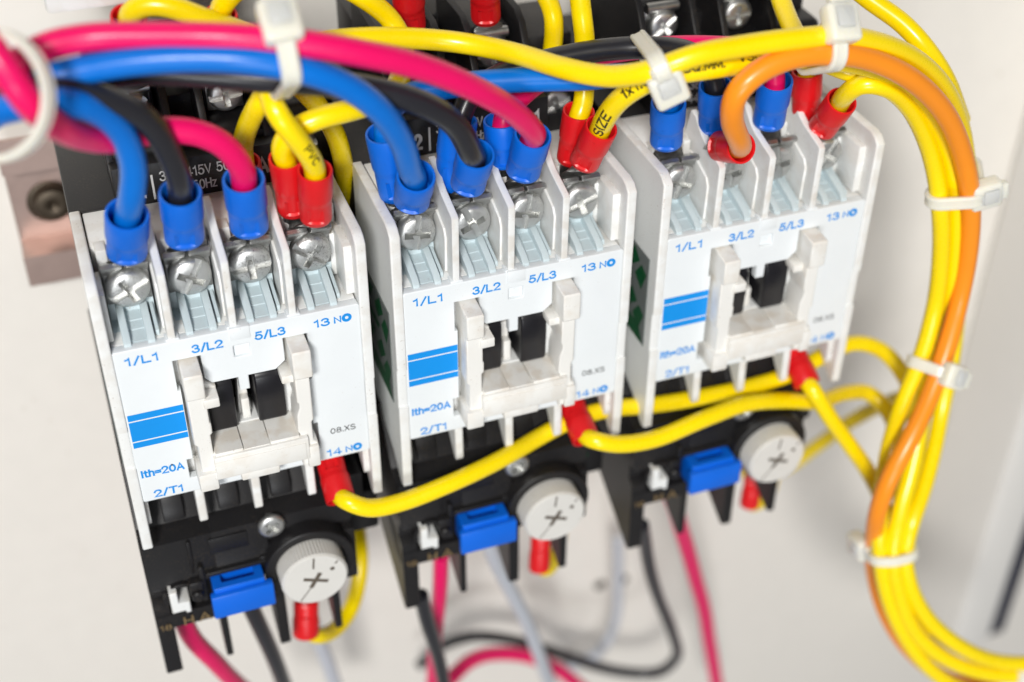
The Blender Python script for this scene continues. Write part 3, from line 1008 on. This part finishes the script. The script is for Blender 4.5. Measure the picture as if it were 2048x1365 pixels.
wire('blue_wire', 'long blue wire arching under the pink one to the first terminal of the middle contactor', 'wire', 'blue', RP,
     [(822, 345, 2), (798, 280, 7), (755, 220, 10), (690, 172, 11.5), (600, 138, 12), (500, 119, 11), (390, 113, 9), (270, 120, 7), (160, 140, 5), (80, 163, 4), (10, 215, 2), (-60, 260, 0)],
     [('a', (822, 408, -5.0), (832, 352, 0.0), 'bluecap', 3.15, scr(1, 0))], GB)
wire('black_wire', 'long black wire beneath the blue, ending at the second terminal of the middle contactor', 'wire', 'blackw', RP,
     [(945, 310, 1), (912, 248, 4), (850, 208, 6), (750, 178, 6), (640, 163, 4), (530, 158, 1), (420, 152, -1), (300, 146, -2), (190, 156, -1), (100, 174, 0), (10, 210, -3), (-60, 240, -6)],
     [('a', (934, 376, -5.0), (952, 308, -0.5), 'bluecap', 3.1, scr(1, 1))], GB)
# --- yellow wires on the leftmost contactor
wire('yellow_wire', 'yellow wire printed PVC in the front red sleeve on the leftmost contactor', 'wire', 'yellow', RY,
     [(628, 330, -1), (592, 275, 1), (555, 225, 1), (538, 180, -2), (560, 130, -8), (610, 92, -12), (690, 80, -14), (800, 78, -14), (920, 88, -12), (1030, 110, -6), (1120, 137, 2), (1210, 152, 8), (1300, 140, 13), (1390, 108, 15), (1490, 90, 15), (1590, 78, 15), (1680, 74, 14), (1770, 92, 12), (1840, 130, 9), (1890, 185, 6), (1922, 260, 2), (1935, 360, 0), (1932, 480, -2), (1918, 600, 0), (1902, 720, 2), (1882, 820, 6), (1866, 900, 11), (1845, 980, 16), (1822, 1050, 20), (1812, 1110, 22), (1826, 1180, 25), (1862, 1245, 28), (1920, 1295, 31), (2000, 1325, 33), (2130, 1325, 36)],
     [('a', (632, 442, -5.0), (630, 340, -2.0), 'redcap', 2.75, scr(0, 3))], GB, text=[('PVC', (612, 306), 1.4, 0.25, True, 4.0)])
wire('yellow_wire', 'yellow wire in the rear red sleeve on the leftmost contactor', 'wire', 'yellow', RY,
     [(562, 300, -5), (575, 272, -4), (630, 243, -3), (705, 222, -4), (770, 195, -8), (800, 150, -14), (808, 90, -20), (785, 40, -22), (720, -10, -22), (640, -50, -24)],
     [('a', (588, 425, -9.5), (572, 315, -6.0), 'redcap', 2.75, scr(0, 3))], GB)
wire('yellow_wire', 'yellow wire rising from the coil terminal behind the pink wire on the leftmost contactor', 'wire', 'yellow', RY,
     [(483, 300, -18), (497, 245, -15), (525, 195, -12), (545, 160, -13), (560, 110, -18), (570, 60, -22)],
     [('a', (503, 400, -20), (488, 325, -18), 'redcap', 2.75, None)], GB)
wire('yellow_wire', 'yellow wire dropping down between the leftmost and middle contactors', 'wire', 'yellow', RY,
     [(585, 160, -14), (625, 200, -16), (668, 265, -20), (687, 340, -24), (692, 420, -30), (695, 520, -36), (700, 640, -40)], (), GB)
# yellow wires from the coil terminals at the top left
wire('yellow_wire', 'yellow wire bending over out of the red sleeve at the top left corner', 'wire', 'yellow', RY,
     [(262, 22, -20), (295, 8, -19), (350, 15, -18), (410, 38, -18), (470, 58, -20), (540, 82, -24), (600, 110, -28)],
     [('a', (262, 130, -26), (257, 32, -22), 'redcap', 2.75, (COILX[0], 26.5, -32.4))], GB)
wire('yellow_wire', 'yellow wire leaving the top edge from the red sleeve behind the pink wire', 'wire', 'yellow', RY,
     [(440, 15, -22), (465, -15, -20), (520, -60, -18)],
     [('a', (458, 140, -28), (440, 30, -24), 'redcap', 2.75, (COILX[1], 26.5, -32.4))], GB)
# --- yellow wires on the middle and right contactors
wire('yellow_wire', 'yellow wire printed SIZE in the front red sleeve on the middle contactor', 'wire', 'yellow', RY*1.03,
     [(1205, 248, 1), (1228, 212, 4), (1268, 178, 7), (1320, 152, 9), (1400, 138, 10), (1490, 124, 10), (1580, 112, 10), (1660, 118, 9), (1740, 132, 8), (1805, 165, 7), (1860, 225, 6), (1895, 300, 5), (1910, 390, 5), (1912, 480, 5), (1905, 570, 5), (1885, 670, 4), (1856, 760, 6), (1842, 850, 10), (1826, 930, 14), (1800, 1020, 18), (1784, 1100, 21), (1796, 1180, 24), (1830, 1260, 27), (1890, 1315, 30), (1985, 1350, 33), (2120, 1352, 36)],
     [('a', (1166, 330, -5.0), (1203, 255, -0.5), 'redcap', 2.75, scr(1, 3))], GB,
     text=[('SIZE', (1210, 234), 1.9, 0.05, False, 6.2), ('1x1.5', (1283, 172), 1.7, 0.15, False, 5.0), ('SQ.MM.', (1400, 136), 1.5, 0.25, False, 6.5), ('VSF', (1488, 121), 1.5, 0.5, False, 4.0), ('PVC 1x1.5', (1870, 250), 1.4, 1.05, False, 10), ('SIZE', (1907, 380), 1.4, 1.05, False, 6), ('SQ.MM. VSF', (1912, 520), 1.4, 1.05, False, 12)])
wire('yellow_wire', 'yellow wire standing upright in the rear red sleeve on the middle contactor', 'wire', 'yellow', RY,
     [(1166, 215, -9), (1170, 160, -11), (1172, 90, -13), (1163, 20, -14), (1155, -50, -16)],
     [('a', (1142, 325, -10), (1158, 222, -8), 'redcap', 2.75, scr(1, 3))], GB)
wire('yellow_wire', 'yellow wire bending over into the front red sleeve on the rightmost contactor', 'wire', 'yellow', RY,
     [(1690, 192, 3), (1722, 168, 6), (1768, 172, 7), (1815, 208, 6), (1850, 270, 5), (1870, 340, 5), (1880, 420, 6), (1882, 510, 6), (1872, 610, 6), (1845, 710, 8), (1808, 800, 10), (1780, 890, 12), (1765, 980, 15), (1757, 1070, 19), (1766, 1160, 22), (1792, 1240, 25), (1842, 1320, 28), (1915, 1375, 31), (2010, 1400, 34)],
     [('a', (1640, 262, -5.0), (1684, 202, 0.0), 'redcap', 2.75, scr(2, 3))], GB)
wire('orange_wire', 'orange wire looping from the red sleeve on the rightmost contactor, second terminal', 'wire', 'orange', RO,
     [(1478, 282, 9), (1462, 235, 13), (1472, 185, 15), (1515, 145, 15), (1580, 117, 15), (1655, 108, 15), (1740, 118, 14), (1820, 155, 13), (1885, 220, 11), (1922, 300, 9), (1938, 390, 8), (1936, 490, 7), (1922, 590, 7), (1898, 690, 10), (1862, 790, 14), (1820, 880, 18), (1780, 955, 20), (1756, 1020, 20), (1745, 1085, 17), (1750, 1150, 15), (1775, 1230, 17), (1820, 1300, 20), (1900, 1360, 24), (2000, 1385, 28)],
     [('a', (1432, 292, -4.0), (1483, 296, 4.0), 'redcap', 2.75, scr(2, 1))], GB)
wire('yellow_wire', 'yellow wire entering from the top right corner into the bundle', 'wire', 'yellow', RY,
     [(1690, -40, -10), (1745, 5, -6), (1800, 45, -2), (1850, 100, 2), (1890, 160, 3), (1922, 240, 0)], (), GB)
wire('yellow_wire', 'short yellow wire coming down from the top edge left of the upper cable tie', 'wire', 'yellow', RY,
     [(1545, -60, -22), (1562, 0, -18), (1588, 60, -10), (1625, 110, -2), (1690, 140, 3), (1760, 160, 4)], (), GB)
wire('yellow_wire', 'yellow wire dropping from the top edge behind the black jumper wire', 'wire', 'yellow', RY,
     [(1080, -30, -30), (1105, 20, -28), (1108, 70, -28), (1100, 130, -30), (1095, 180, -34)], (), GB)
# --- red sleeves on the coil terminals behind
wire('yellow_wire', 'yellow wire in the upright red sleeve at the top edge, on the middle coil terminal', 'wire', 'yellow', RY,
     [(970, -75, -24), (968, -120, -22)], [('a', (972, 42, -30), (968, -60, -26), 'redcap', 2.75, (DX[1]+COILX[1], 26.5, -32.4))], GB)
wire('yellow_wire', 'yellow wire in the red sleeve cut by the top edge, left of the upright one', 'wire', 'yellow', RY,
     [(812, -60, -24), (808, -120, -22)], [('a', (822, 60, -30), (814, -45, -26), 'redcap', 2.75, (DX[1]+COILX[0], 26.5, -32.4))], GB)
# --- jumpers between middle and right contactors
wire('blue_wire', 'blue jumper wire running level between the middle and the rightmost contactors', 'wire', 'blue', RP,
     [(772, 245, -9), (782, 212, -8), (830, 186, -7), (920, 172, -6), (1040, 164, -4), (1150, 160, -2), (1250, 152, 0), (1310, 155, 0), (1332, 178, -2)],
     [('a', (795, 395, -9.5), (768, 265, -8), 'bluecap', 3.1, scr(1, 0)), ('b', (1332, 290, -7), (1337, 205, -4), 'bluecap', 3.0, scr(2, 0))], GB)
wire('black_wire', 'black jumper wire running level behind the yellow one towards the rightmost contactor', 'wire', 'blackw', RP*0.95,
     [(925, 228, -11), (945, 185, -12), (1010, 145, -14), (1100, 118, -12), (1200, 100, -8), (1300, 95, -4), (1380, 105, -6), (1425, 145, -8)],
     [('a', (900, 378, -10), (918, 238, -10), 'bluecap', 3.1, scr(1, 1)), ('b', (1428, 262, -9), (1432, 172, -7), 'bluecap', 3.0, scr(2, 1))], GB)
wire('pink_wire', 'pink jumper wire showing beneath the blue one and above the yellow wires', 'wire', 'pink', RP*0.92,
     [(1010, 228, -11), (1040, 195, -12), (1100, 150, -16), (1200, 110, -16), (1320, 92, -12), (1420, 90, -8), (1500, 100, -6), (1550, 140, -6)],
     [('a', (1010, 330, -10), (1003, 240, -10), 'bluecap', 3.1, scr(1, 2)), ('b', (1536, 250, -7), (1552, 160, -4), 'bluecap', 3.0, scr(2, 2))], GB)
wire('yellow_wire', 'yellow wire in the dark red rear sleeve on the rightmost contactor', 'wire', 'yellow', RY,
     [(1620, 122, -9), (1640, 95, -8), (1700, 90, -6)],
     [('a', (1612, 240, -10), (1614, 140, -9), 'redcap', 2.75, scr(2, 3))], GB)
# --- yellow wires under the contactors
RC = 2.7
wire('yellow_wire', 'yellow wire from the red sleeve under the leftmost contactor, sagging past the middle one', 'wire', 'yellow', RY,
     [(690, 1000, 4), (735, 1018, 5), (800, 1007, 5), (900, 967, 4), (1000, 918, 1), (1090, 868, -3.2), (1150, 838, -3.8), (1220, 818, -3.8), (1300, 810, -3.8), (1400, 795, -3.8), (1500, 775, -3.9), (1580, 748, -4.6), (1650, 708, -7), (1710, 686, -9), (1765, 702, -8), (1808, 750, -5), (1828, 810, -4), (1832, 900, 2), (1822, 980, 10), (1800, 1060, 15), (1795, 1120, 17), (1815, 1190, 20), (1860, 1260, 24)],
     [('a', (655, 905, -6), (682, 1002, 2), 'redcap', RC, (34.0, -36, -9))], GB)
wire('yellow_wire', 'yellow wire from the red sleeve under the middle contactor, rising over the right relay', 'wire', 'yellow', RY,
     [(1182, 878, 4), (1230, 888, 5), (1310, 878, 5), (1400, 842, 4), (1490, 810, 2), (1570, 803, 0), (1640, 803, -2), (1690, 785, -6), (1740, 785, -7), (1782, 830, -2), (1796, 900, 4), (1800, 980, 10), (1796, 1060, 14), (1806, 1140, 18), (1840, 1230, 22)],
     [('a', (1140, 800, -6), (1172, 880, 2), 'redcap', RC, (DX[1]+34.0, -36, -9))], GB)
wire('yellow_wire', 'straight yellow wire slanting down from the red sleeve under the rightmost contactor', 'wire', 'yellow', RY,
     [(1622, 775, 3), (1655, 828, 5), (1700, 888, 6), (1740, 945, 7), (1768, 1010, 10), (1778, 1090, 14), (1788, 1160, 17), (1818, 1235, 20), (1872, 1300, 24), (1960, 1345, 27), (2110, 1350, 30)],
     [('a', (1582, 695, -6), (1615, 770, 1), 'redcap', RC, (DX[2]+34.0, -36, -9))], GB)
wire('yellow_wire', 'yellow wire climbing right from behind the right relay into the bundle', 'wire', 'yellow', RY,
     [(1440, 935, -50), (1540, 945, -48), (1640, 890, -36), (1700, 845, -30), (1760, 812, -24), (1810, 800, -16), (1830, 860, -8), (1818, 960, 0)], (), GB)
# --- wires leaving the relays below
wire('pink_wire', 'pink wire hanging from the first output of the leftmost relay', 'wire', 'pink', RP,
     [(360, 1225, -10), (385, 1280, -12), (430, 1325, -16), (490, 1380, -24), (560, 1440, -34)], (), 'wires hanging below the relays')
wire('black_wire', 'black wire hanging from the second output of the leftmost relay', 'wire', 'blackw', RP*0.9,
     [(490, 1190, -12), (515, 1245, -14), (545, 1310, -18), (575, 1380, -24), (600, 1450, -30)], (), 'wires hanging below the relays')
wire('grey_wire', 'pale grey wire hanging under the dial of the leftmost relay', 'wire', 'greyw', RP*0.9,
     [(610, 1190, -36), (630, 1260, -40), (655, 1330, -44), (680, 1400, -48)], (), 'wires hanging below the relays')
wire('yellow_wire', 'yellow loop of wire behind the dial of the leftmost relay, ending in a red sleeve', 'wire', 'yellow', RY,
     [(630, 1272, -8), (668, 1262, -12), (700, 1225, -16), (718, 1170, -20), (722, 1110, -24), (715, 1050, -30)],
     [('a', (612, 1200, -10), (612, 1268, -8), 'redcap', 2.7, (25.4, -64, -8))], 'wires hanging below the relays')
wire('pink_wire', 'pink wire hanging straight down from the middle relay', 'wire', 'pink', RP*0.85,
     [(882, 1110, -12), (880, 1170, -14), (874, 1250, -20), (868, 1320, -26), (862, 1420, -34)], (), 'wires hanging below the relays')
wire('grey_wire', 'pale grey wire slanting down from the middle relay', 'wire', 'greyw', RP*0.9,
     [(975, 1080, -14), (1000, 1140, -20), (1040, 1220, -28), (1080, 1310, -36), (1110, 1400, -44)], (), 'wires hanging below the relays')
wire('black_wire', 'black wire hanging behind the left barrier of the middle relay', 'wire', 'blackw', RP*0.8,
     [(842, 1190, -8), (856, 1250, -10), (876, 1320, -14), (895, 1400, -18)], (), 'wires hanging below the relays')
wire('yellow_wire', 'yellow loop of wire in the red sleeve under the middle relay dial', 'wire', 'yellow', RY,
     [(1090, 1142, -10), (1110, 1115, -14), (1118, 1080, -18), (1122, 1030, -24)],
     [('a', (1082, 1070, -12), (1078, 1138, -10), 'redcap', 2.3, (DX[1]+25.4, -64, -8))], 'wires hanging below the relays')
wire('pink_wire', 'pink wire slanting down to the right from the rightmost relay', 'wire', 'pink', RP,
     [(1345, 1000, -16), (1365, 1060, -22), (1390, 1150, -30), (1415, 1260, -38), (1440, 1400, -46)], (), 'wires hanging below the relays')
wire('yellow_wire', 'short yellow wire in the small red sleeve under the rightmost relay', 'wire', 'yellow', RY,
     [(1508, 1012, -13), (1530, 996, -14), (1543, 965, -18), (1545, 900, -26)],
     [('a', (1508, 950, -13), (1498, 1010, -12), 'redcap', 2.2, (DX[2]+25.4, -64, -8))], 'wires hanging below the relays')
wire('black_wire', 'dark wire falling from the rightmost relay and curling back along the bottom edge', 'wire', 'blackw', RP*0.8,
     [(1285, 1050, -14), (1295, 1110, -20), (1315, 1190, -28), (1345, 1270, -36), (1352, 1318, -42), (1310, 1345, -48), (1230, 1340, -52), (1140, 1315, -56), (1040, 1285, -60), (950, 1275, -62), (890, 1290, -66), (840, 1330, -70)], (), 'wires hanging below the relays')
wire('pink_wire', 'pink wire bowed along the bottom edge below the middle relay', 'wire', 'pink', RP,
     [(870, 1400, -30), (910, 1350, -36), (960, 1315, -42), (1040, 1310, -46), (1110, 1335, -48), (1190, 1400, -50)], (), 'wires hanging below the relays')
wire('grey_wire', 'faint pale wire far below on the panel, right of the middle relay', 'wire', 'greyw', RP*0.7,
     [(1235, 1080, -60), (1238, 1160, -64), (1228, 1250, -68), (1190, 1310, -72), (1120, 1345, -74)], (), 'wires hanging below the relays')

# ---------------------------------------------------------------- cable ties
def tie(label, c, axis_uv, reach, head, width=2.9, hs=(4.9, 5.4, 3.4), face=0.9, loose=None):
    """c: bundle centre; axis_uv: second point giving the direction of the bundle; head: angle of the locking head"""
    C0 = P(*c)
    a = (P(*axis_uv)-C0).normalized()
    F = CP-C0
    F = (F-a*F.dot(a)).normalized()
    Sd = F.cross(a)
    root = thing('cable_tie', C0, label, 'cable tie', 'milky nylon cable ties')
    cl = []
    if loose:                               # a strap left hanging open wider than its wires
        cl = [(loose[0]*math.cos(2*math.pi*k/64), loose[1]*math.sin(2*math.pi*k/64)) for k in range(64)]
    for path, r in ([] if loose else PATHS):                   # every wire that crosses the strap's plane near the bundle
        for p, q in zip(path, path[1:]):
            d0, d1 = (p-C0).dot(a), (q-C0).dot(a)
            if d0*d1 <= 0 and d0 != d1:
                x = p.lerp(q, d0/(d0-d1))-C0
                if x.length < reach:
                    cl += [(x.dot(Sd)+(r+0.45)*math.cos(t), x.dot(F)+(r+0.45)*math.sin(t)) for t in [2*math.pi*k/32 for k in range(32)]]
    cl = sorted(set(cl))
    def half(c):
        o = []
        for p in c:
            while len(o) > 1 and (o[-1][0]-o[-2][0])*(p[1]-o[-2][1])-(o[-1][1]-o[-2][1])*(p[0]-o[-2][0]) <= 0:
                o.pop()
            o.append(p)
        return o[:-1]
    hull = [Vector(p) for p in half(cl)+half(cl[::-1])]
    per = [0]
    for k in range(len(hull)):
        per.append(per[-1]+(hull[(k+1) % len(hull)]-hull[k]).length)
    n = 96
    ring2 = []
    for k in range(n):
        t = per[-1]*k/n
        m = max(q for q in range(len(hull)) if per[q] <= t)
        ring2.append(hull[m].lerp(hull[(m+1) % len(hull)], (t-per[m])/max(per[m+1]-per[m], 1e-6)))
    for _ in range(3):
        ring2 = [(ring2[k-1]+ring2[k]*2+ring2[(k+1) % n])/4 for k in range(n)]
    pts = [C0+Sd*p.x+F*p.y for p in ring2]
    ups = []
    for k in range(n):
        t = (ring2[(k+1) % n]-ring2[k-1]).normalized()
        ups.append(Sd*t.y-F*t.x)
    mb = MB()
    h, w = 0.5, width/2
    sec = [(h, -w+0.3), (h, -0.6), (h-0.12, -0.55), (h-0.12, 0.55), (h, 0.6), (h, w-0.3), (h-0.3, w), (-h+0.2, w), (-h, w-0.2), (-h, -w+0.2), (-h+0.2, -w), (h-0.3, -w)]
    mb.sweep(pts, sec, ups=ups, closed=True)
    place(mb.build('strap', 'tie', None), root, C0)
    th = math.radians(head)
    mid = sum(ring2, Vector((0, 0)))/n
    dv = Vector((math.cos(th), math.sin(th)))
    kb = max(range(n), key=lambda k: (ring2[k]-mid).normalized().dot(dv))
    hc, nn = pts[kb], ups[kb]
    nn = (nn+F*face).normalized()
    nn = (nn-a*nn.dot(a)).normalized()
    tt = a.cross(nn).normalized()
    mb = MB()
    hx, hy, hz = hs
    mb.box(-hx/2, hx/2, -hy/2, hy/2, -0.8, hz-0.8, 0.75, 3)
    mb.box(-1.5, 1.5, -hy/2+0.9, hy/2-2.0, hz-1.2, hz-0.6, 0.25)
    mb.box(-1.7, 1.7, -hy/2-1.3, -hy/2+0.6, 0.2, 1.9, 0.4)
    for v in mb.bm.verts:
        v.co = hc+a*v.co.x+tt*v.co.y+nn*v.co.z
    place(mb.build('locking_head', 'tie', None), root, C0)
    return root
tie('blurred white cable tie around the wires at the left edge', (-12, 192, 14), (78, 197, 5), 11, 262, 2.6, loose=(7.8, 7.2))
tie('upright white cable tie around the pink and blue wires, head above the pink wire', (562, 122, 7), (662, 104, 7), 8.5, 50, 2.7, (5.4, 6.0, 3.2), 2.0)
tie('white cable tie holding the yellow and black wires, head above the blue sleeve', (1308, 124, 7), (1382, 88, 8), 13, 108, 2.6, (5.4, 5.8, 3.2), 1.4)
tie('white cable tie over the top yellow and orange wires, head at the top edge', (1642, 96, 12), (1742, 92, 12), 7, 50, 2.6, (5.4, 6.0, 3.2), 1.8)
tie('white cable tie around the vertical yellow bundle, head on its right side', (1906, 372, 4), (1902, 470, 4), 8, 26, 2.6, (5.4, 5.8, 3.2), 2.0)
tie('white cable tie beside the rightmost contactor, head on the orange wire', (1866, 735, 6), (1836, 815, 9), 9, 48, 2.4, (4.9, 5.2, 3.2), 0.8)
tie('blurred white cable tie low on the bundle, head out to the left', (1780, 1090, 18), (1784, 1180, 21), 10, 172, 2.2)
tie('white cable tie in the bottom right corner around the bundle', (1985, 1350, 28), (2060, 1356, 30), 10, 268, 2.2)
